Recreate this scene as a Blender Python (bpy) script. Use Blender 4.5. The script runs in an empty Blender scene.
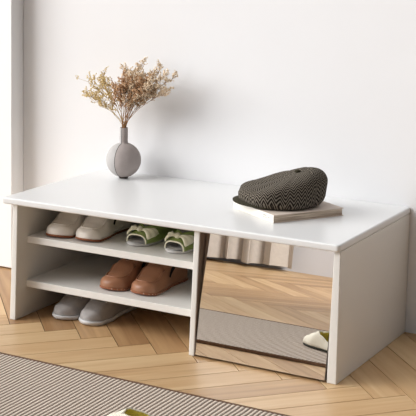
import bpy, bmesh, math, random
from mathutils import Vector, Matrix
random.seed(7)
C = bpy.context.scene
col = C.collection
PI = math.pi
sin, cos = math.sin, math.cos

# ------------------------------------------------------------------ materials
def lin(c):
    return tuple(((v/255)/12.92 if v/255 <= .04045 else ((v/255+.055)/1.055)**2.4) for v in c)

def mat(name, rgb, rough=.5, spec=.5, metal=0., noise=0., nscale=40., bump=0., bscale=300., sheen=0.):
    m = bpy.data.materials.new(name); m.use_nodes = True
    nt = m.node_tree; b = nt.nodes['Principled BSDF']
    c = lin(rgb)
    b.inputs['Base Color'].default_value = (*c, 1)
    b.inputs['Roughness'].default_value = rough
    b.inputs['Specular IOR Level'].default_value = spec
    b.inputs['Metallic'].default_value = metal
    if sheen: b.inputs['Sheen Weight'].default_value = sheen
    tc = nt.nodes.new('ShaderNodeTexCoord')
    if noise:
        n = nt.nodes.new('ShaderNodeTexNoise'); n.inputs['Scale'].default_value = nscale; n.inputs['Detail'].default_value = 4
        nt.links.new(tc.outputs['Object'], n.inputs['Vector'])
        r = nt.nodes.new('ShaderNodeMapRange')
        r.inputs['From Min'].default_value = .3; r.inputs['From Max'].default_value = .7
        r.inputs['To Min'].default_value = 1-noise; r.inputs['To Max'].default_value = 1+noise
        nt.links.new(n.outputs['Fac'], r.inputs['Value'])
        mx = nt.nodes.new('ShaderNodeVectorMath'); mx.operation = 'SCALE'; mx.inputs[0].default_value = c
        nt.links.new(r.outputs[0], mx.inputs['Scale'])
        nt.links.new(mx.outputs[0], b.inputs['Base Color'])
    if bump:
        n2 = nt.nodes.new('ShaderNodeTexNoise'); n2.inputs['Scale'].default_value = bscale; n2.inputs['Detail'].default_value = 3
        nt.links.new(tc.outputs['Object'], n2.inputs['Vector'])
        bp = nt.nodes.new('ShaderNodeBump'); bp.inputs['Strength'].default_value = bump; bp.inputs['Distance'].default_value = .002
        nt.links.new(n2.outputs['Fac'], bp.inputs['Height']); nt.links.new(bp.outputs[0], b.inputs['Normal'])
    return m

def N(nt, t, **kw):
    n = nt.nodes.new(t)
    for k, v in kw.items(): setattr(n, k, v)
    return n
def math_node(nt, op, a, b=None, c=None):
    n = nt.nodes.new('ShaderNodeMath'); n.operation = op
    for i, v in enumerate((a, b, c)):
        if v is None: continue
        if isinstance(v, (int, float)): n.inputs[i].default_value = v
        else: nt.links.new(v, n.inputs[i])
    return n.outputs[0]

M = {}
M['wall'] = mat('wall_paint', (231, 231, 232), .9, .2, noise=.008, nscale=3, bump=.05, bscale=120)
M['far_wall'] = mat('far_wall_paint', (200, 199, 202), .9, .2, noise=.01, nscale=3)
M['lacquer'] = mat('white_lacquer', (226, 224, 219), .32, .45, noise=.006, nscale=5)
M['lacquer_top'] = mat('white_lacquer_top', (228, 228, 227), .28, .5, noise=.006, nscale=5)
M['inner'] = mat('back_panel_taupe', (150, 140, 130), .6, .3, noise=.01, nscale=5)  # taupe, darker than the other bench panels
M['doorw'] = mat('door_white', (240, 240, 240), .4, .4, noise=.005, nscale=4)
M['dark'] = mat('dark_gap', (50, 38, 30), .8, .2, noise=.1)
M['shade'] = mat('taupe_painted_shade', (130, 114, 102), .8, .2, noise=.03)  # shade put into the colour of the strip beside the mirror
M['base'] = mat('floor_subbase', (62, 38, 22), .9, .1, noise=.1)
M['board'] = mat('door_board', (150, 140, 132), .6, .3, noise=.03)
M['vase_l'] = mat('stoneware_pale', (178, 175, 173), .75, .25, noise=.05, nscale=60, bump=.15, bscale=500)
M['vase_r'] = mat('stoneware_taupe', (170, 160, 156), .75, .25, noise=.04, nscale=60, bump=.15, bscale=500)
M['vase_d'] = mat('stoneware_dark', (70, 62, 58), .8, .2, noise=.05)
M['stem'] = mat('dried_stem', (176, 148, 96), .8, .2, noise=.15, nscale=80)
M['stem_dark'] = mat('dried_stem_brown', (146, 108, 72), .8, .2, noise=.15, nscale=80)
M['bud'] = mat('dried_bud_cream', (236, 218, 192), .85, .2, noise=.12, nscale=200)
M['bud_dark'] = mat('dried_bud_brown', (196, 160, 126), .85, .2, noise=.15, nscale=200)
M['bud_gold'] = mat('dried_bud_gold', (226, 204, 150), .85, .2, noise=.12, nscale=200)
M['cover'] = mat('book_cover', (222, 206, 192), .6, .3, noise=.03, nscale=30)
M['spine'] = mat('book_spine', (232, 226, 216), .6, .3, noise=.02, nscale=30)
M['ink'] = mat('grey_ink', (150, 146, 140), .7, .2, noise=.02)
M['wleather'] = mat('cream_leather', (236, 229, 219), .45, .4, noise=.03, nscale=40, bump=.15, bscale=300)
M['wlining'] = mat('shoe_lining', (84, 74, 66), .9, .1, noise=.05)
M['bsole'] = mat('tan_rubber', (140, 86, 58), .7, .3, noise=.1, nscale=200)
M['gore'] = mat('black_elastic', (28, 24, 22), .8, .2, noise=.05)
M['bleather'] = mat('cognac_leather', (152, 106, 78), .42, .45, noise=.07, nscale=40, bump=.2, bscale=300)
M['blining'] = mat('brown_lining', (70, 42, 28), .9, .1, noise=.05)
M['pleather'] = mat('pale_heel', (214, 190, 170), .7, .3, noise=.05)
M['green'] = mat('green_leather', (150, 168, 98), .5, .4, noise=.06, nscale=60)
M['glining'] = mat('pale_grey_lining', (205, 203, 200), .7, .2, noise=.04)
M['bow'] = mat('cream_yellow_ribbon', (252, 249, 222), .6, .3, noise=.05, nscale=60, sheen=.2)
M['darksole'] = mat('dark_sole', (58, 58, 48), .7, .3, noise=.05)
M['greyfab'] = mat('grey_canvas', (164, 160, 158), .85, .2, noise=.06, nscale=90, bump=.3, bscale=500)
M['greylin'] = mat('grey_lining', (80, 76, 74), .9, .1, noise=.05)
M['wrubber'] = mat('pale_rubber', (205, 205, 205), .5, .4, noise=.02)
M['slip'] = mat('cream_felt', (238, 232, 214), .8, .2, noise=.03, nscale=60, bump=.1)
M['sliplin'] = mat('yellow_felt', (240, 228, 140), .85, .2, noise=.05, nscale=60)
M['curtain'] = mat('linen_curtain', (200, 192, 184), .9, .1, noise=.04, nscale=60, bump=.2, bscale=600)
M['rod'] = mat('brushed_rod', (150, 145, 140), .35, .5, metal=.8, noise=.03)
M['rugedge'] = mat('rug_binding', (112, 88, 72), .9, .1, noise=.1, nscale=200)

# mirror
m = bpy.data.materials.new('mirror_silver'); m.use_nodes = True; b = m.node_tree.nodes['Principled BSDF']
b.inputs['Base Color'].default_value = (.93, .925, .915, 1); b.inputs['Metallic'].default_value = 1; b.inputs['Roughness'].default_value = .0
M['mirror'] = m

# wood planks: colour per plank from an attribute, grain along the plank from the UVs
m = bpy.data.materials.new('oak_plank'); m.use_nodes = True; nt = m.node_tree; L = nt.links; b = nt.nodes['Principled BSDF']
at = N(nt, 'ShaderNodeAttribute', attribute_name='tone')
uv = N(nt, 'ShaderNodeUVMap', uv_map='grain')
mp = N(nt, 'ShaderNodeMapping'); mp.inputs['Scale'].default_value = (3.2, 46, 1); L.new(uv.outputs[0], mp.inputs[0])
n1 = N(nt, 'ShaderNodeTexNoise'); n1.inputs['Scale'].default_value = 1; n1.inputs['Detail'].default_value = 5; n1.inputs['Distortion'].default_value = .6
L.new(mp.outputs[0], n1.inputs['Vector'])
mp2 = N(nt, 'ShaderNodeMapping'); mp2.inputs['Scale'].default_value = (1.1, 13, 1); L.new(uv.outputs[0], mp2.inputs[0])
w = N(nt, 'ShaderNodeTexNoise'); w.inputs['Scale'].default_value = 1; w.inputs['Detail'].default_value = 2; w.inputs['Distortion'].default_value = 1.2
L.new(mp2.outputs[0], w.inputs['Vector'])
rp = N(nt, 'ShaderNodeValToRGB'); e = rp.color_ramp.elements
e[0].position = 0; e[0].color = (*lin((160, 122, 84)), 1); e[1].position = 1; e[1].color = (*lin((222, 193, 150)), 1)
k = rp.color_ramp.elements.new(.5); k.color = (*lin((200, 163, 119)), 1)
sep = N(nt, 'ShaderNodeSeparateColor'); L.new(at.outputs['Color'], sep.inputs[0])
f1 = math_node(nt, 'MULTIPLY_ADD', n1.outputs['Fac'], .75, -.375)
f2 = math_node(nt, 'MULTIPLY_ADD', w.outputs['Fac'], .75, -.375)
f = math_node(nt, 'ADD', math_node(nt, 'ADD', f1, f2), sep.outputs[0])
L.new(f, rp.inputs[0]); L.new(rp.outputs[0], b.inputs['Base Color'])
b.inputs['Roughness'].default_value = .42; b.inputs['Specular IOR Level'].default_value = .35
bp = N(nt, 'ShaderNodeBump'); bp.inputs['Strength'].default_value = .08; bp.inputs['Distance'].default_value = .002
L.new(n1.outputs['Fac'], bp.inputs['Height']); L.new(bp.outputs[0], b.inputs['Normal'])
M['oak'] = m

# ribbed rug
m = bpy.data.materials.new('ribbed_weave'); m.use_nodes = True; nt = m.node_tree; L = nt.links; b = nt.nodes['Principled BSDF']
tc = N(nt, 'ShaderNodeTexCoord'); sp = N(nt, 'ShaderNodeSeparateXYZ'); L.new(tc.outputs['Object'], sp.inputs[0])
nz = N(nt, 'ShaderNodeTexNoise'); nz.inputs['Scale'].default_value = 22; nz.inputs['Detail'].default_value = 2; L.new(tc.outputs['Object'], nz.inputs['Vector'])
xs = math_node(nt, 'ADD', sp.outputs[0], math_node(nt, 'MULTIPLY', nz.outputs['Fac'], .004))
wv = math_node(nt, 'SINE', math_node(nt, 'MULTIPLY', xs, 2*PI/.0117))
wy = math_node(nt, 'SINE', math_node(nt, 'MULTIPLY', sp.outputs[1], 2*PI/.011))
h = math_node(nt, 'ADD', wv, math_node(nt, 'MULTIPLY', wy, .22))
mr = N(nt, 'ShaderNodeMapRange', interpolation_type='SMOOTHSTEP'); mr.inputs['From Min'].default_value = -1.1; mr.inputs['From Max'].default_value = .5
L.new(h, mr.inputs['Value'])
rp = N(nt, 'ShaderNodeValToRGB'); e = rp.color_ramp.elements
e[0].color = (*lin((120, 102, 89)), 1); e[1].color = (*lin((213, 199, 184)), 1)
L.new(mr.outputs[0], rp.inputs[0])
L.new(rp.outputs[0], b.inputs['Base Color']); b.inputs['Roughness'].default_value = .95; b.inputs['Specular IOR Level'].default_value = .1
bp = N(nt, 'ShaderNodeBump'); bp.inputs['Strength'].default_value = .5; bp.inputs['Distance'].default_value = .003
L.new(h, bp.inputs['Height']); L.new(bp.outputs[0], b.inputs['Normal'])
M['rug'] = m

# herringbone tweed (UV based)
m = bpy.data.materials.new('herringbone_tweed'); m.use_nodes = True; nt = m.node_tree; L = nt.links; b = nt.nodes['Principled BSDF']
uv = N(nt, 'ShaderNodeUVMap', uv_map='weave'); sp = N(nt, 'ShaderNodeSeparateXYZ'); L.new(uv.outputs[0], sp.inputs[0])
tri = math_node(nt, 'PINGPONG', sp.outputs[0], .0105)
ph = math_node(nt, 'ADD', math_node(nt, 'MULTIPLY', tri, 1.25), sp.outputs[1])
st = math_node(nt, 'SINE', math_node(nt, 'MULTIPLY', ph, 2*PI/.0088))
mr = N(nt, 'ShaderNodeMapRange'); mr.inputs['From Min'].default_value = -.3; mr.inputs['From Max'].default_value = 1; L.new(st, mr.inputs['Value'])
nz = N(nt, 'ShaderNodeTexNoise'); nz.inputs['Scale'].default_value = 300; L.new(uv.outputs[0], nz.inputs['Vector'])
fa = math_node(nt, 'MULTIPLY', mr.outputs[0], math_node(nt, 'MULTIPLY_ADD', nz.outputs['Fac'], 1.0, .4))
rp = N(nt, 'ShaderNodeValToRGB'); e = rp.color_ramp.elements
e[0].color = (*lin((30, 26, 23)), 1); e[1].color = (*lin((136, 127, 114)), 1); L.new(fa, rp.inputs[0])
L.new(rp.outputs[0], b.inputs['Base Color']); b.inputs['Roughness'].default_value = .95; b.inputs['Specular IOR Level'].default_value = .1
M['tweed'] = m
M['brim'] = mat('cap_peak_cloth', (62, 58, 46), .9, .1, noise=.3, nscale=260)

# page block: fine layers along Z
m = bpy.data.materials.new('page_edges'); m.use_nodes = True; nt = m.node_tree; L = nt.links; b = nt.nodes['Principled BSDF']
tc = N(nt, 'ShaderNodeTexCoord'); mp = N(nt, 'ShaderNodeMapping'); mp.inputs['Scale'].default_value = (14, 14, 420); L.new(tc.outputs['Object'], mp.inputs[0])
nz = N(nt, 'ShaderNodeTexNoise'); nz.inputs['Scale'].default_value = 1; nz.inputs['Detail'].default_value = 3; L.new(mp.outputs[0], nz.inputs['Vector'])
rp = N(nt, 'ShaderNodeValToRGB'); e = rp.color_ramp.elements
e[0].position = .3; e[0].color = (*lin((160, 136, 116)), 1); e[1].position = .65; e[1].color = (*lin((232, 216, 196)), 1)
L.new(nz.outputs['Fac'], rp.inputs[0]); L.new(rp.outputs[0], b.inputs['Base Color']); b.inputs['Roughness'].default_value = .9
M['pages'] = m

# ------------------------------------------------------------------ helpers
def link(name, me, mats, parent=None, smooth=False):
    if not isinstance(mats, (list, tuple)): mats = [mats]
    for x in mats: me.materials.append(x)
    if smooth:
        for p in me.polygons: p.use_smooth = True
    o = bpy.data.objects.new(name, me); col.objects.link(o)
    if parent: o.parent = parent
    return o
def from_bm(name, bm, mats, parent=None, smooth=False, loc=None):
    bmesh.ops.recalc_face_normals(bm, faces=bm.faces)
    me = bpy.data.meshes.new(name); bm.to_mesh(me); bm.free()
    o = link(name, me, mats, parent, smooth)
    if loc: o.location = loc
    return o
def bevel_mod(o, w=.002, seg=2, ang=35):
    b = o.modifiers.new('bevel', 'BEVEL'); b.width = w; b.segments = seg; b.limit_method = 'ANGLE'; b.angle_limit = math.radians(ang)
    for p in o.data.polygons: p.use_smooth = True
    w = o.modifiers.new('wn', 'WEIGHTED_NORMAL'); w.keep_sharp = False
    return o
def box(bm, x0, x1, y0, y1, z0, z1):
    v = [bm.verts.new(p) for p in ((x0,y0,z0),(x1,y0,z0),(x1,y1,z0),(x0,y1,z0),(x0,y0,z1),(x1,y0,z1),(x1,y1,z1),(x0,y1,z1))]
    for f in ((0,3,2,1),(4,5,6,7),(0,1,5,4),(1,2,6,5),(2,3,7,6),(3,0,4,7)): bm.faces.new([v[i] for i in f])
    return v
def tag(o, label=None, cat=None, group=None, kind=None):
    if label: o['label'] = label
    if cat: o['category'] = cat
    if group: o['group'] = group
    if kind: o['kind'] = kind
    return o
def empty(name, loc, rz, label, cat, group=None):
    o = bpy.data.objects.new(name, None); col.objects.link(o); o.location = loc; o.rotation_euler = (0, 0, rz)
    o.empty_display_size = .05
    return tag(o, label, cat, group)
def tube(bm, pts, r0, r1=None, seg=6, cap=True):
    """tapered tube along points"""
    if r1 is None: r1 = r0
    pts = [Vector(p) for p in pts]; n = len(pts); rings = []
    prev = None
    for i, p in enumerate(pts):
        t = (pts[min(i+1, n-1)] - pts[max(i-1, 0)])
        t = t.normalized() if t.length > 1e-9 else Vector((0, 0, 1))
        if prev is None:
            a = t.orthogonal().normalized()
        else:
            a = (prev - t*prev.dot(t)); a = a.normalized() if a.length > 1e-6 else t.orthogonal().normalized()
        prev = a; bb = t.cross(a); r = r0 + (r1-r0)*i/max(1, n-1)
        rings.append([bm.verts.new(p + (a*cos(2*PI*k/seg) + bb*sin(2*PI*k/seg))*r) for k in range(seg)])
    for i in range(n-1):
        for k in range(seg):
            bm.faces.new((rings[i][k], rings[i][(k+1) % seg], rings[i+1][(k+1) % seg], rings[i+1][k]))
    if cap:
        bm.faces.new(rings[0][::-1]); bm.faces.new(rings[-1])

# ------------------------------------------------------------------ the setting
# floor: herringbone, planks 0.09 m wide and 8 widths long
W_, NN, A = .0898, 8, math.radians(48.5)
a_ = Vector((cos(A), sin(A))); b_ = Vector((-cos(A), sin(A)))
org = Vector((.155, -.026)) - b_*NN*W_          # lattice point i=0, j=NN lies on a visible joint corner
FX0, FX1, FY0, FY1 = -2.6, 2.7, -3.6, .515
bm = bmesh.new(); uvl = bm.loops.layers.uv.new('grain'); cl = bm.loops.layers.float_color.new('tone')
rnd = random.Random(3)
def clip(poly):
    for ax, lim, sg in ((0, FX0, 1), (0, FX1, -1), (1, FY0, 1), (1, FY1, -1)):
        out = []
        for i in range(len(poly)):
            p, q = poly[i], poly[(i+1) % len(poly)]
            dp, dq = sg*(p[0][ax]-lim), sg*(q[0][ax]-lim)
            if dp >= 0: out.append(p)
            if (dp >= 0) != (dq >= 0):
                t = dp/(dp-dq); out.append((p[0].lerp(q[0], t), p[1].lerp(q[1], t)))
        poly = out
        if not poly: break
    return poly
G = .0012
def plank(i, j, horiz):
    u0, u1, v0, v1 = (i, i+NN, j, j+1) if horiz else (i, i+1, j, j+NN)
    g = G/W_
    cs = [(u0+g, v0+g), (u1-g, v0+g), (u1-g, v1-g), (u0+g, v1-g)]
    off = Vector((rnd.uniform(0, 50), rnd.uniform(0, 50)))
    poly = []
    for u, v in cs:
        P = org + a_*u*W_ + b_*v*W_
        gv = Vector(((u-u0)*W_, (v-v0)*W_)) if horiz else Vector(((v-v0)*W_, (u-u0)*W_))
        poly.append((P, gv+off))
    poly = clip(poly)
    if len(poly) < 3: return
    tone = .5 + rnd.uniform(-.32, .30) + (.0 if horiz else -.08)
    vs = [bm.verts.new((p[0].x, p[0].y, 0)) for p in poly]
    try: fc = bm.faces.new(vs)
    except ValueError: return
    if fc.normal.z < 0: pass
    for lp, p in zip(fc.loops, poly):
        lp[uvl].uv = p[1]; lp[cl] = (tone, tone, tone, 1)
for i in range(-80, 80):
    for j in range(-80, 80):
        s = (i+j) % (2*NN)
        P = org + a_*i*W_ + b_*j*W_
        if not (FX0-1 < P.x < FX1+1 and FY0-1 < P.y < FY1+1): continue
        if s == 0: plank(i, j, True)
        elif s == NN: plank(i, j, False)
bmesh.ops.recalc_face_normals(bm, faces=bm.faces)
for fc in bm.faces:
    fc.normal_update()
    if fc.normal.z < 0: fc.normal_flip()
ret = bmesh.ops.extrude_face_region(bm, geom=list(bm.faces))
# the originals become the bottom: push them down
newv = [g for g in ret['geom'] if isinstance(g, bmesh.types.BMVert)]
ns = set(newv)
for v in bm.verts:
    if v not in ns: v.co.z = -.006
# dark bed below the joints
v = [bm.verts.new(p) for p in ((FX0, FY0, -.0035), (FX1, FY0, -.0035), (FX1, FY1, -.0035), (FX0, FY1, -.0035))]
fb = bm.faces.new(v); fb.material_index = 1
me = bpy.data.meshes.new('floor'); bm.to_mesh(me); bm.free()
floor = link('floor', me, [M['oak'], M['base']]); tag(floor, 'light oak herringbone parquet floor', kind='structure')

def wall(name, x0, x1, y0, y1, z1, m, label, z0=-.006):
    bm = bmesh.new(); box(bm, x0, x1, y0, y1, z0, z1)
    return tag(from_bm(name, bm, m), label, kind='structure')
wall('wall_back', -2.6, 2.7, .515, .615, 2.6, M['wall'], 'plain matte white wall behind the shoe bench')
FARY = -3.45
wall('wall_front', -2.6, 1.1, FARY-.1, FARY, 2.6, M['far_wall'], 'plain pale grey wall seen only in the mirror')

# door on the left of the bench: casing standing proud of the wall, flat leaf inside it
DX = -.300
bm = bmesh.new()
box(bm, DX-.115, DX, .449, .5149, .004, 2.1)
box(bm, DX-1.02, DX-.905, .449, .5149, .004, 2.1)
box(bm, DX-.905, DX-.115, .449, .5149, 1.985, 2.1)
door = tag(bevel_mod(from_bm('door_1', bm, M['doorw']), .003), 'plain white door and casing at the left edge', kind='structure')
bm = bmesh.new(); box(bm, DX-.9045, DX-.1155, .463, .503, .006, 1.9845)
bevel_mod(from_bm('door_leaf', bm, M['doorw'], door), .002)
bm = bmesh.new(); tube(bm, [(DX-.83, .463, 1.0), (DX-.83, .43, 1.0), (DX-.81, .415, 1.0), (DX-.70, .412, 1.0)], .009, .008, 10)
from_bm('door_handle', bm, M['rod'], door, True)

# ------------------------------------------------------------------ shoe bench
D, H = .514, .354
bench = empty('shoe_bench', (.5, .26, 0), 0, 'white shoe storage bench with two open shelves and a mirrored door', 'shoe bench')
inv = Matrix.Translation((-.5, -.26, 0))
def bpart(name, bm, m, smooth=False, parent=bench):
    bm.transform(inv); return from_bm(name, bm, m, parent, smooth)
def prism(bm, bot, top, y0, y1, z0, z1):
    (xa, xb), (xc, xd) = bot, top
    P = [(xa,y0,z0),(xb,y0,z0),(xb,y1,z0),(xa,y1,z0),(xc,y0,z1),(xd,y0,z1),(xd,y1,z1),(xc,y1,z1)]
    v = [bm.verts.new(p) for p in P]
    for f in ((0,3,2,1),(4,5,6,7),(0,1,5,4),(1,2,6,5),(2,3,7,6),(3,0,4,7)): bm.faces.new([v[i] for i in f])
# top slab: rounded rectangle outline with eased edges
bm = bmesh.new(); out = []
for cx, cy, a0, rad in ((-.010+.005, .005, PI, .005), (1.001-.010, .010, 1.5*PI, .010)):
    for k in range(7): out.append((cx+rad*cos(a0+k*PI/12), cy+rad*sin(a0+k*PI/12)))
out += [(1.001, D), (-.002, D)]
vb = [bm.verts.new((x, y, H-.019)) for x, y in out]; vt = [bm.verts.new((x, y, H)) for x, y in out]
bm.faces.new(vb[::-1]); bm.faces.new(vt)
for i in range(len(out)): bm.faces.new((vb[i], vb[(i+1) % len(out)], vt[(i+1) % len(out)], vt[i]))
bevel_mod(bpart('bench_top', bm, M['lacquer_top']), .005, 3, 50)
PT = H-.0192
bm = bmesh.new(); prism(bm, (.007, .027), (.019, .035), .012, D, 0, PT); bevel_mod(bpart('side_panel', bm, M['lacquer']), .0025, 2)
bm = bmesh.new(); prism(bm, (.970, .996), (.982, .9995), .012, D, 0, PT); bevel_mod(bpart('side_panel', bm, M['lacquer']), .0025, 2)
bm = bmesh.new(); prism(bm, (.584, .600), (.596, .613), .012, D-.01, 0, PT); bevel_mod(bpart('divider_panel', bm, M['lacquer']), .0025, 2)
bm = bmesh.new(); prism(bm, (.0272, .5838), (.0352, .5955), D-.012, D-.002, .004, PT); bpart('back_panel', bm, M['inner'])
Z1, Z2 = .2355, .1065
for zt, xl, xr in ((Z1, .0325, .5922), (Z2, .0295, .5877)):
    bm = bmesh.new(); prism(bm, (xl-.001, xr-.001), (xl, xr), .062, D-.0125, zt-.020, zt); bevel_mod(bpart('shelf', bm, M['lacquer']), .0015, 2)
bm = bmesh.new(); prism(bm, (.6002, .6010), (.6132, .6140), .0135, .070, 0.001, PT-.001); bpart('divider_shade', bm, M['shade'])  # thin strip painting shade onto the divider face beside the mirror, no real part
# mirrored flap door, leaning back a little at the top
TH = math.radians(6.0)
piv = Matrix.Translation((0, .0085, .006)) @ Matrix.Rotation(-TH, 4, 'X')
hh = .322
bm = bmesh.new(); prism(bm, (.6055, .9665), (.6165, .9790), .0035, .018, 0, hh); bm.transform(piv)
mdoor = bpart('mirror_door', bm, M['board'])
bm = bmesh.new(); prism(bm, (.6062, .9660), (.6172, .9785), 0, .0034, .001, hh-.001); bm.transform(piv)
bpart('mirror_glass', bm, M['mirror'], parent=mdoor)

# ------------------------------------------------------------------ rug
rug = bpy.data.meshes.new('rug')
bm = bmesh.new(); x0, x1, y0, y1, rr = -.75, 1.55, -1.02, -.256, .01
n = 60
box(bm, x0+.006, x1-.006, y0+.006, y1-.006, .0006, .0085)
ro = from_bm('rug', bm, M['rug']); bevel_mod(ro, .003)
rootrug = tag(ro, 'flat ribbed beige rug with a thin brown edge on the parquet', 'rug')
bm = bmesh.new()
for (xa, xb, ya, yb) in ((x0, x1, y1-.006, y1), (x0, x1, y0, y0+.006), (x0, x0+.006, y0+.006, y1-.006), (x1-.006, x1, y0+.006, y1-.006)):
    box(bm, xa, xb, ya, yb, .0005, .0095)
bevel_mod(from_bm('binding', bm, M['rugedge'], ro), .002)
RUGZ = .0095

# ------------------------------------------------------------------ curtain seen in the mirror
def curtain(name, x0, x1, y, z0, z1, folds, label):
    bm = bmesh.new(); nx, nz = 300, 14; g = []
    r = random.Random(5); ph = [r.uniform(-.5, .5) for _ in range(12)]
    for j in range(nz+1):
        t = j/nz; row = []
        for i in range(nx+1):
            s = i/nx
            u = s*folds*2*PI
            am = .068*(1-.35*t)
            sh = sin(u + .7*sin(s*9+ph[0]) + .25*(1-t)*sin(s*17+ph[1]))
            d = math.copysign(abs(sh)**1.1, sh)*am
            xx = x0 + (x1-x0)*s + .02*(1-t)*sin(u*2+ph[2]) 
            zz = z0 + (z1-z0)*t + (.008*(.5+.5*sin(u*.5+1)) if j == 0 else 0)
            row.append(bm.verts.new((xx, y + d, zz)))
        g.append(row)
    for j in range(nz):
        for i in range(nx): bm.faces.new((g[j][i], g[j][i+1], g[j+1][i+1], g[j+1][i]))
    o = from_bm(name, bm, M['curtain'], None, True); tag(o, label, 'curtain'); return o
cur = curtain('curtain', -1.9, -.56, FARY+.14, .02, 2.3, 11, 'grey beige linen curtain hanging in deep folds, reflected in the mirror')
bm = bmesh.new(); tube(bm, [(-2.05, FARY+.14, 2.31), (-.45, FARY+.14, 2.31)], .012, seg=12)
tube(bm, [(-2.0, FARY+.14, 2.31), (-2.0, FARY+.001, 2.31)], .008); tube(bm, [(-.5, FARY+.14, 2.31), (-.5, FARY+.001, 2.31)], .008)
from_bm('curtain_rod', bm, M['rod'], cur, True)

# ------------------------------------------------------------------ shoes
def lerp(a, b, t): return a+(b-a)*t
def sm(t): t = max(0, min(1, t)); return t*t*(3-2*t)
def interp(tab, t):
    for (a, va), (b, vb) in zip(tab, tab[1:]):
        if t <= b: return lerp(va, vb, sm((t-a)/(b-a)) if b > a else 0)
    return tab[-1][1]
class Shoe:
    """local frame: toe towards -Y, heel towards +Y, origin mid-sole on the ground"""
    def __init__(s, L, wid, hgt, phc, sole=.010, side=1, curve=.006, t0=0, t1=1, spring=.004):
        s.L, s.wid, s.hgt, s.phc, s.sole, s.side, s.curve, s.t0, s.t1, s.spring = L, wid, hgt, phc, sole, side, curve, t0, t1, spring
    def hw(s, t):
        w = interp(s.wid, t)
        # rounded ends
        a = min(1, t/.13); a = math.sqrt(max(0, 1-(1-a)**2))
        b = min(1, (1-t)/.10); b = math.sqrt(max(0, 1-(1-b)**2))
        return w*a*b
    def cx(s, t): return s.side*s.curve*sin(PI*t*1.0)*(1 if t < .5 else 1) - s.side*s.curve*.5
    def base(s, t): return s.sole + s.spring*max(0, 1-t/.18)**2
    def pt(s, t, sgn, q, off=0):
        """q 0..1 from sole edge to collar (or crown)"""
        pc = interp(s.phc, t); ph = q*pc; w = s.hw(t); hc = interp(s.hgt, t)
        a = min(1, t/.10); a = math.sqrt(max(0, 1-(1-a)**2)); 
        full = hc/max(.25, sin(pc)**.8)*(.35+.65*a)
        x = (w+off)*(max(0, cos(ph))**.62) if pc > 1.5 else (w+off)*(max(0, cos(ph))**lerp(.5, .62, max(0, min(1, (pc-.9)/.6))))
        z = (full+off)*sin(ph)**.8
        yo = -off*(1-t*2)
        return Vector((s.cx(t)+sgn*x, (t-.5)*s.L+yo, s.base(t)+z))
    def upper(s, parent, mats, name='upper', nt_=44, nq=12, thick=.0022):
        bm = bmesh.new(); rows = []
        for i in range(nt_+1):
            f = i/nt_; t = s.t0+(s.t1-s.t0)*f
            if s.t0 == 0: t = s.t1*(f - .09*sin(2*PI*f)) if True else t
            L_ = [bm.verts.new(s.pt(t, -1, k/nq)) for k in range(nq+1)]
            R_ = [bm.verts.new(s.pt(t, 1, k/nq)) for k in range(nq+1)]
            rows.append((L_, R_))
        for i in range(nt_):
            for S in (0, 1):
                for k in range(nq):
                    q = (rows[i][S][k], rows[i+1][S][k], rows[i+1][S][k+1], rows[i][S][k+1])
                    if S == 0: q = q[::-1]
                    bm.faces.new(q)
        bmesh.ops.remove_doubles(bm, verts=bm.verts, dist=.0002)
        bmesh.ops.dissolve_degenerate(bm, edges=bm.edges, dist=.00005)
        bmesh.ops.recalc_face_normals(bm, faces=bm.faces)
        me = bpy.data.meshes.new(name); bm.to_mesh(me); bm.free()
        # outward check
        o = link(name, me, mats, parent, True)
        up = sum((p.normal.dot(p.center - Vector((s.cx(.5), 0, .02))) for p in me.polygons))
        if up < 0: me.flip_normals()
        sd = o.modifiers.new('thick', 'SOLIDIFY'); sd.thickness = thick; sd.offset = -1; sd.material_offset = 1; sd.material_offset_rim = 0
        return o
    def soles(s, parent, m, name='sole', grow=.0015, z0=.0006, z1=None, heel=0):
        bm = bmesh.new(); n = 48; b = []; tp = []; mid = []
        out = [( -1, (1-cos(PI*i/n))/2) for i in range(n)] + [(1, (1+cos(PI*i/n))/2) for i in range(n)]
        for sg, t in out:
            w = s.hw(t)+grow; x = s.cx(t)+sg*w; y = (t-.5)*(s.L+2*grow)
            zb = z0 + s.spring*max(0, 1-t/.18)**2
            zt = (z1 if z1 else s.sole)+.0008 + s.spring*max(0, 1-t/.18)**2
            b.append(bm.verts.new((s.cx(t)+sg*(w-.002), y*.985, zb))); mid.append(bm.verts.new((x, y, lerp(zb, zt, .5)))); tp.append(bm.verts.new((s.cx(t)+sg*(w-.0005), y*.998, zt)))
        N_ = len(out)
        for i in range(N_):
            j = (i+1) % N_
            bm.faces.new((b[i], b[j], mid[j], mid[i])); bm.faces.new((mid[i], mid[j], tp[j], tp[i]))
        bm.faces.new(b[::-1]); bm.faces.new(tp)
        return from_bm(name, bm, m, parent, True)
    def insole(s, parent, m, name='insole', z=None):
        bm = bmesh.new(); n = 30; ro = []
        for i in range(n+1):
            t = .008+.984*i/n; w = max(.0008, s.hw(t)-.0025)
            ro.append([bm.verts.new((s.cx(t)+w*k, (t-.5)*s.L, s.base(t)+.004+.002*abs(k))) for k in (-1, -.5, 0, .5, 1)])
        for i in range(n):
            for k in range(4): bm.faces.new((ro[i][k], ro[i][k+1], ro[i+1][k+1], ro[i+1][k]))
        return from_bm(name, bm, m, parent, True)
    def line(s, bm, path, r=.0011, off=.0006, seg=5):
        tube(bm, [s.pt(t, sg, q, off) for t, sg, q in path], r, seg=seg)
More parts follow.
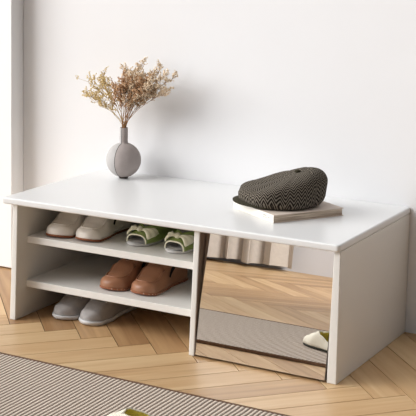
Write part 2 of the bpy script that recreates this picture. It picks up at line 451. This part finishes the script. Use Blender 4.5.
    def patch(s, bm, quad, off=.0012, n=6):
        """quad of (t,q) on side sg -> small surface patch"""
        sg, c = quad; g = []
        for i in range(n+1):
            u = i/n
            a = (lerp(c[0][0], c[1][0], u), lerp(c[0][1], c[1][1], u)); b = (lerp(c[3][0], c[2][0], u), lerp(c[3][1], c[2][1], u))
            g.append([bm.verts.new(s.pt(lerp(a[0], b[0], k/n), sg, lerp(a[1], b[1], k/n), off)) for k in range(n+1)])
        for i in range(n):
            for k in range(n): bm.faces.new((g[i][k], g[i+1][k], g[i+1][k+1], g[i][k+1]))

def copy_tree(o, parent=None):
    c = o.copy(); col.objects.link(c); c.parent = parent
    for ch in [x for x in bpy.data.objects if x.parent == o]: copy_tree(ch, c)
    return c

def loafer(name, loc, rz, mats, label, group, side, dots):
    lea, lin_, sol, nub = mats
    t = empty(name, loc, rz, label, 'shoe', group)
    s = Shoe(.228, [(0, .034), (.15, .0415), (.32, .043), (.6, .035), (.85, .034), (1, .032)],
             [(0, .025), (.12, .031), (.24, .038), (.38, .060), (.50, .068), (.66, .056), (.85, .058), (1, .064)],
             [(0, PI/2), (.42, PI/2), (.52, 1.12), (.62, .98), (1, .95)], sole=.006, side=side, spring=.005)
    up = s.upper(t, [lea, lin_]); s.soles(t, sol); s.insole(t, lin_)
    bm = bmesh.new()      # moccasin apron seam: raised ridge round the toe
    path = []
    for k in range(29):
        f = k/28; ang = (f-.5)*PI*1.0
        sg = -1 if f < .5 else 1
        tt = .40 - .31*cos(ang)**.8 if abs(f-.5) < .499 else .40
        q = 1 - .43*abs(sin(ang))**.85
        path.append((tt, sg, q))
    s.line(bm, path, .0024, .0004)
    from_bm('apron_seam', bm, lea, t, True)
    for sg in (-1, 1):      # elastic gores beside the tongue
        bm = bmesh.new(); s.patch(bm, (sg, ((.47, .26), (.51, .22), (.66, .70), (.61, .78))), .0012)
        from_bm('elastic_gore', bm, M['gore'], t, True)
    bm = bmesh.new()      # tongue lip and strap edge
    s.line(bm, [(.43, -1, .62), (.425, -1, .8), (.42, -1, 1), (.425, 1, .8), (.43, 1, .62)], .0012, .0004)
    from_bm('vamp_seam', bm, lea, t, True)
    for k in range(15):      # pebble nubs at the sole edge
        bm = bmesh.new()
        tt = .012 + .30*abs(k-5)/10*1.1; sg = -1 if k < 5 else 1
        p = Vector((s.cx(tt)+sg*s.hw(tt)*.99, (tt-.5)*s.L*1.0, .0045+s.spring*max(0, 1-tt/.18)**2))
        mt = Matrix.Translation(p) @ Matrix.Scale(1, 4)
        bmesh.ops.create_icosphere(bm, subdivisions=1, radius=.0026, matrix=mt)
        from_bm('sole_nub', bm, nub, t, True)
    return t
def mk_sneaker(name, loc, rz, label, side):
    t = empty(name, loc, rz, label, 'shoe', 'grey canvas sneakers on the floor under the lower shelf')
    s = Shoe(.24, [(0, .028), (.15, .038), (.32, .044), (.6, .036), (.85, .034), (1, .032)],
             [(0, .022), (.12, .030), (.28, .042), (.42, .058), (.52, .066), (.68, .052), (.85, .056), (1, .064)],
             [(0, PI/2), (.44, PI/2), (.54, 1.12), (.62, .98), (1, .95)], sole=.011, side=side, spring=.004)
    s.upper(t, [M['greyfab'], M['greylin']]); s.soles(t, M['wrubber'], grow=.003); s.insole(t, M['greylin'])
    bm = bmesh.new()
    s.line(bm, [(.52-.02*k, -1, .73-.01*k) for k in range(12)] + [(.285, -1, .74), (.275, -1, .87), (.27, 1, 1), (.275, 1, .87), (.285, 1, .74)] + [(.30+.02*k, 1, .62+.01*k) for k in range(12)], .0010, .0005)
    from_bm('vamp_seam', bm, M['greyfab'], t, True)
    for k in range(5):
        tt = .31+.035*k; bm = bmesh.new()
        s.line(bm, [(tt, -1, .76), (tt+.006, -1, .9), (tt+.008, 1, 1), (tt+.006, 1, .9), (tt, 1, .76)], .0021, .0014)
        from_bm('lace', bm, M['greyfab'], t, True)
    for k in range(5):
        for sg in (-1, 1):
            bm = bmesh.new(); bmesh.ops.create_icosphere(bm, subdivisions=1, radius=.0022, matrix=Matrix.Translation(s.pt(.31+.035*k, sg, .74, .001)))
            from_bm('eyelet', bm, M['wrubber'], t, True)
    return t
def mk_flat(name, loc, rz, label, side):
    t = empty(name, loc, rz, label, 'shoe', 'green bow flats on the upper shelf')
    s = Shoe(.215, [(0, .026), (.15, .034), (.3, .0375), (.6, .033), (.85, .031), (1, .030)],
             [(0, .020), (.10, .023), (.22, .034), (.34, .044), (.6, .046), (.85, .056), (1, .062)],
             [(0, PI/2), (.28, PI/2), (.37, 1.12), (.48, .95), (1, .95)], sole=.006, side=side, t0=.095, spring=.001)
    s.upper(t, [M['green'], M['glining']]); s.soles(t, M['glining'], grow=.001); s.insole(t, M['glining'])
    bm = bmesh.new(); s.line(bm, [(.095, -1, q/8) for q in range(9)] + [(.095, 1, 1-q/8) for q in range(1, 9)], .0024, .0003)
    from_bm('peep_toe_trim', bm, M['bow'], t, True)
    # bow: two flared loops and a knot over the vamp
    pk = s.pt(.185, 1, 1, .005); zc = pk.z; yc = pk.y
    side_vis = 1
    for sg in (-1, 1):
        bm = bmesh.new(); g = []
        for i in range(11):
            f = i/10; row = []
            q = 1-.02-(.74 if sg*side_vis > 0 else .60)*f; tc_ = .185+.035*f; wv = .018+.085*sm(f*1.1)
            for k in range(11):
                a = k/10*2-1
                off = .0035+.006*sin(f*PI)*(1-a*a*.5)+.0012*sin(a*6.5)*(.3+f)
                row.append(bm.verts.new(s.pt(max(.10, tc_+a*wv), sg, q+.05*a*a*f, off)))
            g.append(row)
        for i in range(10):
            for k in range(10): bm.faces.new((g[i][k], g[i+1][k], g[i+1][k+1], g[i][k+1]))
        o = from_bm('bow_loop', bm, M['bow'], t, True)
        sd = o.modifiers.new('th', 'SOLIDIFY'); sd.thickness = .0035; sd.offset = 0
    bm = bmesh.new(); bmesh.ops.create_uvsphere(bm, u_segments=14, v_segments=10, radius=1)
    bm.transform(Matrix.Translation((s.cx(.15), yc, zc)) @ Matrix.Diagonal((.0075, .0105, .0075, 1)))
    for v in bm.verts: v.co.z += .0012*sin(v.co.y*900)
    from_bm('bow_knot', bm, M['bow'], t, True)
    return t
def mk_slipper(name, loc, rz, label, side):
    t = empty(name, loc, rz, label, 'slipper')
    s = Shoe(.255, [(0, .026), (.12, .036), (.30, .044), (.6, .038), (.85, .035), (1, .033)],
             [(0, .014), (.10, .023), (.22, .036), (.34, .045), (.45, .035), (.58, .022), (.75, .014), (1, .014)],
             [(0, PI/2), (.29, PI/2), (.35, 1.12), (.43, .88), (1, .85)], sole=.007, side=side, spring=.003)
    s.upper(t, [M['slip'], M['sliplin']], thick=.004); s.soles(t, M['darksole'], grow=0); s.insole(t, M['sliplin'])
    return t

WL = (M['wleather'], M['wlining'], M['bsole'], M['bsole'])
BL = (M['bleather'], M['blining'], M['bsole'], M['pleather'])
SY = lambda toe, L: toe+L/2
loafer('loafer', (.111, SY(.076, .228), Z1), math.radians(2), WL, 'left cream leather loafer at the left end of the upper shelf', 'cream loafers on the upper shelf', 1, True)
loafer('loafer', (.206, SY(.084, .228), Z1), math.radians(0), WL, 'right cream leather loafer, beside the green bow shoe', 'cream loafers on the upper shelf', -1, True)
loafer('loafer', (.288, SY(.088, .228), Z2), math.radians(0), BL, 'left brown leather loafer of the pair on the lower shelf', 'brown loafers on the lower shelf', 1, True)
loafer('loafer', (.384, SY(.096, .228), Z2), math.radians(-2), BL, 'right brown leather loafer, nearest the divider on the lower shelf', 'brown loafers on the lower shelf', -1, True)
mk_flat('bow_flat', (.352, SY(.120, .215), Z1), math.radians(-2), 'left green open-toe shoe with cream bow, beside the cream loafer', 1)
mk_flat('bow_flat', (.482, SY(.108, .215), Z1), math.radians(-6), 'right green open-toe shoe with cream bow, against the divider', -1)
mk_sneaker('sneaker', (.130, SY(.078, .24), 0), math.radians(2), 'left grey canvas sneaker with pale sole under the lower shelf', 1)
mk_sneaker('sneaker', (.222, SY(.076, .24), 0), math.radians(0), 'right grey canvas sneaker with pale sole, nearer the middle', -1)
SL = Vector((.668, -.604)); sa = math.radians(36)
mk_slipper('slipper', (SL.x+.1275*cos(sa), SL.y+.1275*sin(sa), RUGZ), sa-PI/2, 'cream closed-toe slipper with yellow inside lying on the rug', 1)

# ------------------------------------------------------------------ vase
VX, VY = .134, .424
vase = empty('vase', (VX, VY, H), 0, 'round taupe stoneware vase with short neck and split groove on the bench', 'vase')
R0, CZ = .0530, .0560
def shell(name, m, sgn, ang, gap):
    """half of the round body and neck on one side of a vertical cut"""
    prof = [(0.012, CZ-R0*.975)]
    n = 26
    for k in range(n+1):
        a = -PI/2+.28 + (PI-.28-.27)*k/n
        prof.append((R0*cos(a), CZ+R0*sin(a)*1.0))
    prof = [p for p in prof if not (p[1] > CZ and p[0] < .0128)]
    prof += [(.0128, CZ+R0*.975), (.0125, CZ+R0+.006), (.0125, CZ+R0+.044), (.0118, CZ+R0+.0452), (.0100, CZ+R0+.0452), (.0098, CZ+R0+.040), (.0096, CZ+R0-.004)]
    bm = bmesh.new(); ns = 64; rings = []
    for r, z in prof: rings.append([bm.verts.new((r*cos(2*PI*k/ns), r*sin(2*PI*k/ns), z)) for k in range(ns)])
    for i in range(len(prof)-1):
        for k in range(ns): bm.faces.new((rings[i][k], rings[i][(k+1) % ns], rings[i+1][(k+1) % ns], rings[i+1][k]))
    bm.faces.new(rings[0][::-1])
    nrm = Vector((cos(ang), sin(ang), 0))*sgn
    bmesh.ops.bisect_plane(bm, geom=list(bm.verts)+list(bm.edges)+list(bm.faces), plane_co=nrm*gap, plane_no=nrm, clear_inner=True)
    o = from_bm(name, bm, m, vase, True)
    return o
# cut plane facing lower-left so the groove shows left of centre
ca = math.radians(180)
cut = .000
shell('body_pale_half', M['vase_l'], 1, ca, .0010+cut)
shell('body_taupe_half', M['vase_r'], -1, ca, .0010-cut)
bm = bmesh.new()
bmesh.ops.create_uvsphere(bm, u_segments=40, v_segments=24, radius=R0-.0022, matrix=Matrix.Translation((0, 0, CZ)))
from_bm('groove', bm, M['vase_d'], vase, True)
bm = bmesh.new(); bmesh.ops.create_cone(bm, cap_ends=True, segments=32, radius1=.013, radius2=.016, depth=.0052, matrix=Matrix.Translation((0, 0, .0029)))
from_bm('foot', bm, M['vase_d'], vase, True)

# ------------------------------------------------------------------ dried flower sprigs
RIM = Vector((VX, VY, H+CZ+R0+.045))
def sprig(idx, tip, sway, dens, ms, mb, label, group):
    r = random.Random(100+idx)
    base = RIM + Vector((r.uniform(-.004, .004), r.uniform(-.004, .004), -.05))
    mouth = RIM + Vector((r.uniform(-.006, .006), r.uniform(-.006, .006), 0))
    t = empty('dried_sprig', base, 0, label, 'dried flowers', group)
    tip = Vector(tip) - base; mouth = mouth-base
    st = bmesh.new(); bd = bmesh.new()
    main = []
    for k in range(13):
        f = k/12
        if f < .2: p = mouth*(f/.2)
        else:
            g = (f-.2)/.8
            mid = mouth.lerp(tip, .5) + Vector((-(tip-mouth).x*.22, -(tip-mouth).y*.1, (tip-mouth).z*.12))
            p = mouth*(1-g)**2 + mid*2*g*(1-g) + tip*g*g
        main.append(p + Vector((r.uniform(-1, 1), r.uniform(-1, 1), 0))*.0012*(f > .25))
    tube(st, main, .0011, .0005, 4)
    def bud(p, d, s):
        u = d.orthogonal().normalized(); w_ = d.cross(u)
        v = [bd.verts.new(p), bd.verts.new(p+d*s)]+[bd.verts.new(p+d*s*.45+(u*cos(a)+w_*sin(a))*s*.34) for a in (0, 2.09, 4.19)]
        for i in range(3):
            bd.faces.new((v[0], v[2+(i+1) % 3], v[2+i])); bd.faces.new((v[1], v[2+i], v[2+(i+1) % 3]))
    def branch(p, d, L_, lev):
        n = 4; pts = [p]; q = p.copy(); dd = d.copy()
        for k in range(n):
            dd = (dd + Vector((r.uniform(-1, 1), r.uniform(-1, 1), r.uniform(-.4, 1.0)))*.15).normalized()
            q = q+dd*L_/n; pts.append(q.copy())
            if lev > 0 and r.random() < (.8 if lev == 2 else .6):
                for _ in range(1):
                    nd = (dd*.8 + Vector((r.uniform(-1, 1), r.uniform(-1, 1), r.uniform(-.5, 1)))*.95).normalized()
                    branch(q, nd, L_*r.uniform(.38, .6), lev-1)
            if (lev <= 1 and (k > 0 or lev == 0)) and r.random() < (.95 if dens > 1 else .5):
                for _ in range(1):
                    nd = (dd*.6+Vector((r.uniform(-1, 1), r.uniform(-1, 1), r.uniform(-1, 1)))).normalized()
                    bud(q, nd, r.uniform(.0042, .0068))
        tube(st, pts, .0006 if lev else .00042, .0003, 3)
    k0 = 6
    for k in range(k0, 13):
        d = (main[min(k+1, 12)]-main[k-1]).normalized()
        for _ in range(1 if k < 8 else 2):
            nd = (d*.95 + Vector((r.uniform(-1, 1), r.uniform(-1, 1), r.uniform(-.3, .8)))*sway).normalized()
            branch(main[k], nd, r.uniform(.022, .040)*(1 if k < 11 else .8), 2)
    from_bm('stem', st, ms, t); tag(from_bm('buds', bd, mb, t), kind='stuff')
GL = 'pale golden dried sprig leaning left out of the round vase'
GR = 'brown dried sprig with cream buds massed in the right of the bouquet'
GT = 'wispy upright dried sprig reaching the top of the bouquet'
tips = [((-.005, .43, .600), 'L'), ((.012, .40, .645), 'L'), ((.040, .45, .622), 'L'), ((.062, .42, .650), 'L'), ((.030, .41, .590), 'L'),
        ((.120, .44, .668), 'R'), ((.150, .40, .650), 'R'), ((.175, .45, .690), 'T'), ((.200, .42, .665), 'R'), ((.225, .40, .655), 'R'),
        ((.250, .44, .680), 'T'), ((.270, .41, .645), 'R'), ((.302, .43, .668), 'T'), ((.290, .42, .628), 'R'), ((.240, .44, .615), 'R'),
        ((.205, .39, .622), 'R'), ((.165, .46, .620), 'R'), ((.255, .39, .640), 'R'), ((.135, .40, .625), 'R'), ((.190, .44, .640), 'R'), ((.220, .43, .640), 'R'), ((.150, .44, .635), 'R'), ((.262, .42, .662), 'R'), ((.180, .40, .660), 'R')]
for i, (tp, kd) in enumerate(tips):
    tp = Vector(tp); tp.x = .139+(tp.x-.139)*.93; tp.z -= .004
    if kd == 'L': sprig(i, tp, .75, 1, M['stem'], M['bud_gold'], GL, 'golden dried sprigs on the left of the bouquet')
    elif kd == 'T': sprig(i, tp, .7, 2, M['stem_dark'], M['bud'], GT, 'wispy dried sprigs at the top of the bouquet')
    else: sprig(i, tp, .95, 2, M['stem_dark'], M['bud'] if i % 3 else M['bud_dark'], GR, 'brown dried sprigs in the right of the bouquet')

# ------------------------------------------------------------------ book
bA, bB, bC = Vector((.601, .231)), Vector((.770, .124)), Vector((.873, .318))
ex = (bB-bA).normalized(); ey = Vector((-ex.y, ex.x)); bw = (bB-bA).length; bd_ = .219
cen = bA + ex*bw/2 + ey*bd_/2; BT = .0215
book = empty('book', (cen.x, cen.y, H), math.atan2(ex.y, ex.x), 'thick pale beige book lying flat under the tweed cap', 'book')
bm = bmesh.new(); box(bm, -bw/2+.004, bw/2-.003, -bd_/2+.001, bd_/2-.003, .0022, BT-.0022); from_bm('pages', bm, M['pages'], book)
for z0, z1 in ((.0003, .0021), (BT-.0021, BT)):
    bm = bmesh.new(); box(bm, -bw/2, bw/2, -bd_/2, bd_/2, z0, z1); bevel_mod(from_bm('cover', bm, M['cover'], book), .0007)
bm = bmesh.new(); box(bm, -bw/2, bw/2, -bd_/2-.0018, -bd_/2, .0003, BT); bevel_mod(from_bm('spine', bm, M['spine'], book), .0008)
for k, (x, wd, z, hz) in enumerate([(.052, .003, .013, .003), (.057, .004, .013, .003), (.063, .003, .013, .003), (.052, .004, .008, .002), (.058, .003, .008, .002), (.063, .004, .008, .002), (.072, .010, .0105, .0015)]):
    bm = bmesh.new(); box(bm, x, x+wd, -bd_/2-.0021, -bd_/2-.0017, z, z+hz)
    from_bm('printed_mark', bm, M['ink'], book)

# ------------------------------------------------------------------ newsboy cap
cap = empty('newsboy_cap', (.724, .262, H+BT), math.radians(28), 'dark herringbone tweed newsboy cap resting on the book', 'cap')
# local frame: peak towards -X, crown soft and full, overhanging the band
bm = bmesh.new(); uvl = bm.loops.layers.uv.new('weave')
NS, NR = 96, 22
AX, AY = .117, .108
def crown(a, f):
    """a: angle round, f: 0 at button, 1 at widest, up to 1.6 under to the band"""
    ca_, sa_ = cos(a), sin(a)
    Hc = .104
    if f <= 1:
        rr = sin(f*PI/2)**.9; z = cos(f*PI/2)**.62
    else:
        g = (f-1)/.6; rr = 1 - .22*g*g; z = -.40*sin(g*PI/2)
    x = AX*rr*ca_; y = AY*rr*sa_
    # slope: high towards the back (+x), low at the peak (-x)
    sl = lerp(.32, 1.0, sm((x/AX+1)/2*1.2))
    zz = (.034 + (Hc-.034)*z*sl) if z >= 0 else .034*(1+z/.40*.96)
    # eight panel seams: shallow valleys, and soft slouch folds
    seam = abs(cos(a*4))**30 if True else 0
    zz -= .0028*seam*min(1, f*2)*(z > 0)
    # button sits a little behind the middle
    x += .048*(1-min(1, f))**1.0
    fold = .004*sin(a*3+1.2)*min(1, f)*(f < 1.3) + .002*sin(a*7+f*3)*min(1, f)
    return Vector((x+fold*ca_, y+fold*sa_, max(.0012, zz + fold*.5)))
rows = []
for i in range(NR+1):
    f = 1.6*i/NR
    rows.append([bm.verts.new(crown(2*PI*(k+.5)/NS, max(f, .02))) for k in range(NS)])
def uvof(p, k):
    """each of the eight panels carries its own weave direction"""
    pan = int(((k)/NS)*8) % 8
    an = 2*PI*(pan+.5)/8
    d = Vector((cos(an), sin(an)))
    n_ = Vector((-d.y, d.x))
    q = Vector((p.x-.045, p.y))
    return (q.dot(n_)+.037*pan, math.hypot(q.dot(d), 0)*1.0 + (.088-p.z)*.9 + .011*pan)
for i in range(NR):
    for k in range(NS):
        fc = bm.faces.new((rows[i][k], rows[i+1][k], rows[i+1][(k+1) % NS], rows[i][(k+1) % NS]))
        fc.smooth = True
        for lp in fc.loops: lp[uvl].uv = uvof(lp.vert.co, k)
ce = bm.verts.new(rows[0][0].co*0 + Vector((.045, 0, max(v.co.z for v in rows[0])+.0002)))
for k in range(NS):
    fc = bm.faces.new((ce, rows[0][k], rows[0][(k+1) % NS]))
    for lp in fc.loops: lp[uvl].uv = uvof(lp.vert.co, k)
from_bm('crown', bm, M['tweed'], cap, True)
topz = crown(0, .02).z
bm = bmesh.new(); bmesh.ops.create_uvsphere(bm, u_segments=16, v_segments=8, radius=1, matrix=Matrix.Translation((.045, 0, topz+.0012)) @ Matrix.Diagonal((.0085, .0085, .0045, 1)))
from_bm('button', bm, M['brim'], cap, True)
bm = bmesh.new(); ns = 64
r1 = [bm.verts.new((AX*.80*cos(2*PI*k/ns), AY*.80*sin(2*PI*k/ns), .0008)) for k in range(ns)]
r2 = [bm.verts.new((AX*.81*cos(2*PI*k/ns), AY*.81*sin(2*PI*k/ns), .016)) for k in range(ns)]
for k in range(ns): bm.faces.new((r1[k], r1[(k+1) % ns], r2[(k+1) % ns], r2[k]))
o = from_bm('band', bm, M['brim'], cap, True); sd = o.modifiers.new('t', 'SOLIDIFY'); sd.thickness = .002
# peak
bm = bmesh.new(); g = []
for i in range(13):
    row = []
    for k in range(21):
        a = PI + (k/20-.5)*PI*.86
        f = i/12
        ri = Vector((AX*.74*cos(a), AY*.80*sin(a)))
        ro_ = Vector((AX*1.09*cos(a), AY*.97*sin(a)))
        p = ri.lerp(ro_, f*max(0, cos((k/20-.5)*PI*.98))**.35)
        z = .019 - .010*f*1.0 - .006*(abs(k/20-.5)*2)**2 
        row.append(bm.verts.new((p.x, p.y, max(.003, z))))
    g.append(row)
for i in range(12):
    for k in range(20): bm.faces.new((g[i][k], g[i+1][k], g[i+1][k+1], g[i][k+1]))
o = from_bm('peak', bm, M['brim'], cap, True); sd = o.modifiers.new('t', 'SOLIDIFY'); sd.thickness = .004; sd.offset = 0

# ------------------------------------------------------------------ light
w = bpy.data.worlds.new('world'); C.world = w; w.use_nodes = True; nt = w.node_tree; L = nt.links
bg = nt.nodes['Background']
tc = N(nt, 'ShaderNodeTexCoord')
dp = N(nt, 'ShaderNodeVectorMath', operation='DOT_PRODUCT'); L.new(tc.outputs['Generated'], dp.inputs[0])
dv = Vector((-.76, -.56, .33)).normalized(); dp.inputs[1].default_value = dv
mr = N(nt, 'ShaderNodeMapRange', interpolation_type='SMOOTHSTEP'); mr.inputs['From Min'].default_value = .28; mr.inputs['From Max'].default_value = 1
mr.inputs['To Min'].default_value = .08; mr.inputs['To Max'].default_value = 2.0
L.new(dp.outputs['Value'], mr.inputs['Value'])
L.new(mr.outputs[0], bg.inputs['Strength']); bg.inputs['Color'].default_value = (.985, .985, 1, 1)
sd = bpy.data.lights.new('window_sun', 'SUN'); sd.energy = .85; sd.angle = math.radians(16); sd.color = (1, .99, .975)
so = bpy.data.objects.new('window_sun', sd); col.objects.link(so)
so.rotation_euler = Vector((.28, .114, -.072)).to_track_quat('-Z', 'Y').to_euler()
so.location = (-2, -.5, 1.2)
sd2 = bpy.data.lights.new('window_skylight', 'SUN'); sd2.energy = 2.35; sd2.angle = math.radians(42); sd2.color = (.985, .985, .98)
so2 = bpy.data.objects.new('window_skylight', sd2); col.objects.link(so2)
so2.rotation_euler = Vector((.64, .58, -.46)).to_track_quat('-Z', 'Y').to_euler(); so2.location = (-2, -2, 2)
al = bpy.data.lights.new('far_wall_fill', 'AREA'); al.energy = 22; al.size = .5; al.spread = math.radians(100); al.color = (1, .98, .95)  # unseen fill light, added to brighten the far wall and curtain
ao = bpy.data.objects.new('far_wall_fill', al); col.objects.link(ao); ao.location = (.9, -1.8, 1.7)
ao.rotation_euler = (Vector((-.6, -3.4, .3))-Vector((.9, -1.8, 1.7))).to_track_quat('-Z', 'Y').to_euler()

# ------------------------------------------------------------------ camera
cd = bpy.data.cameras.new('camera'); cam = bpy.data.objects.new('camera', cd); col.objects.link(cam); C.camera = cam
yaw, pitch, roll = -.5573, .1011, .006
fwd = Vector((sin(yaw)*cos(pitch), cos(yaw)*cos(pitch), -sin(pitch))); right = Vector((cos(yaw), -sin(yaw), 0)); up = right.cross(fwd)
r2 = right*cos(roll)+up*sin(roll); u2 = up*cos(roll)-right*sin(roll)
mw = Matrix((( r2.x, u2.x, -fwd.x, 2.2033), (r2.y, u2.y, -fwd.y, -3.0246), (r2.z, u2.z, -fwd.z, 1.1546), (0, 0, 0, 1)))
cam.matrix_world = mw
cd.sensor_fit = 'HORIZONTAL'; cd.sensor_width = 36; cd.lens = 1347.77/416*36
cd.shift_x = (208-101.85)/416; cd.shift_y = -(208-48.76)/416
cd.clip_start = .01
C.view_settings.view_transform = 'Standard'; C.view_settings.look = 'None'; C.view_settings.exposure = 0
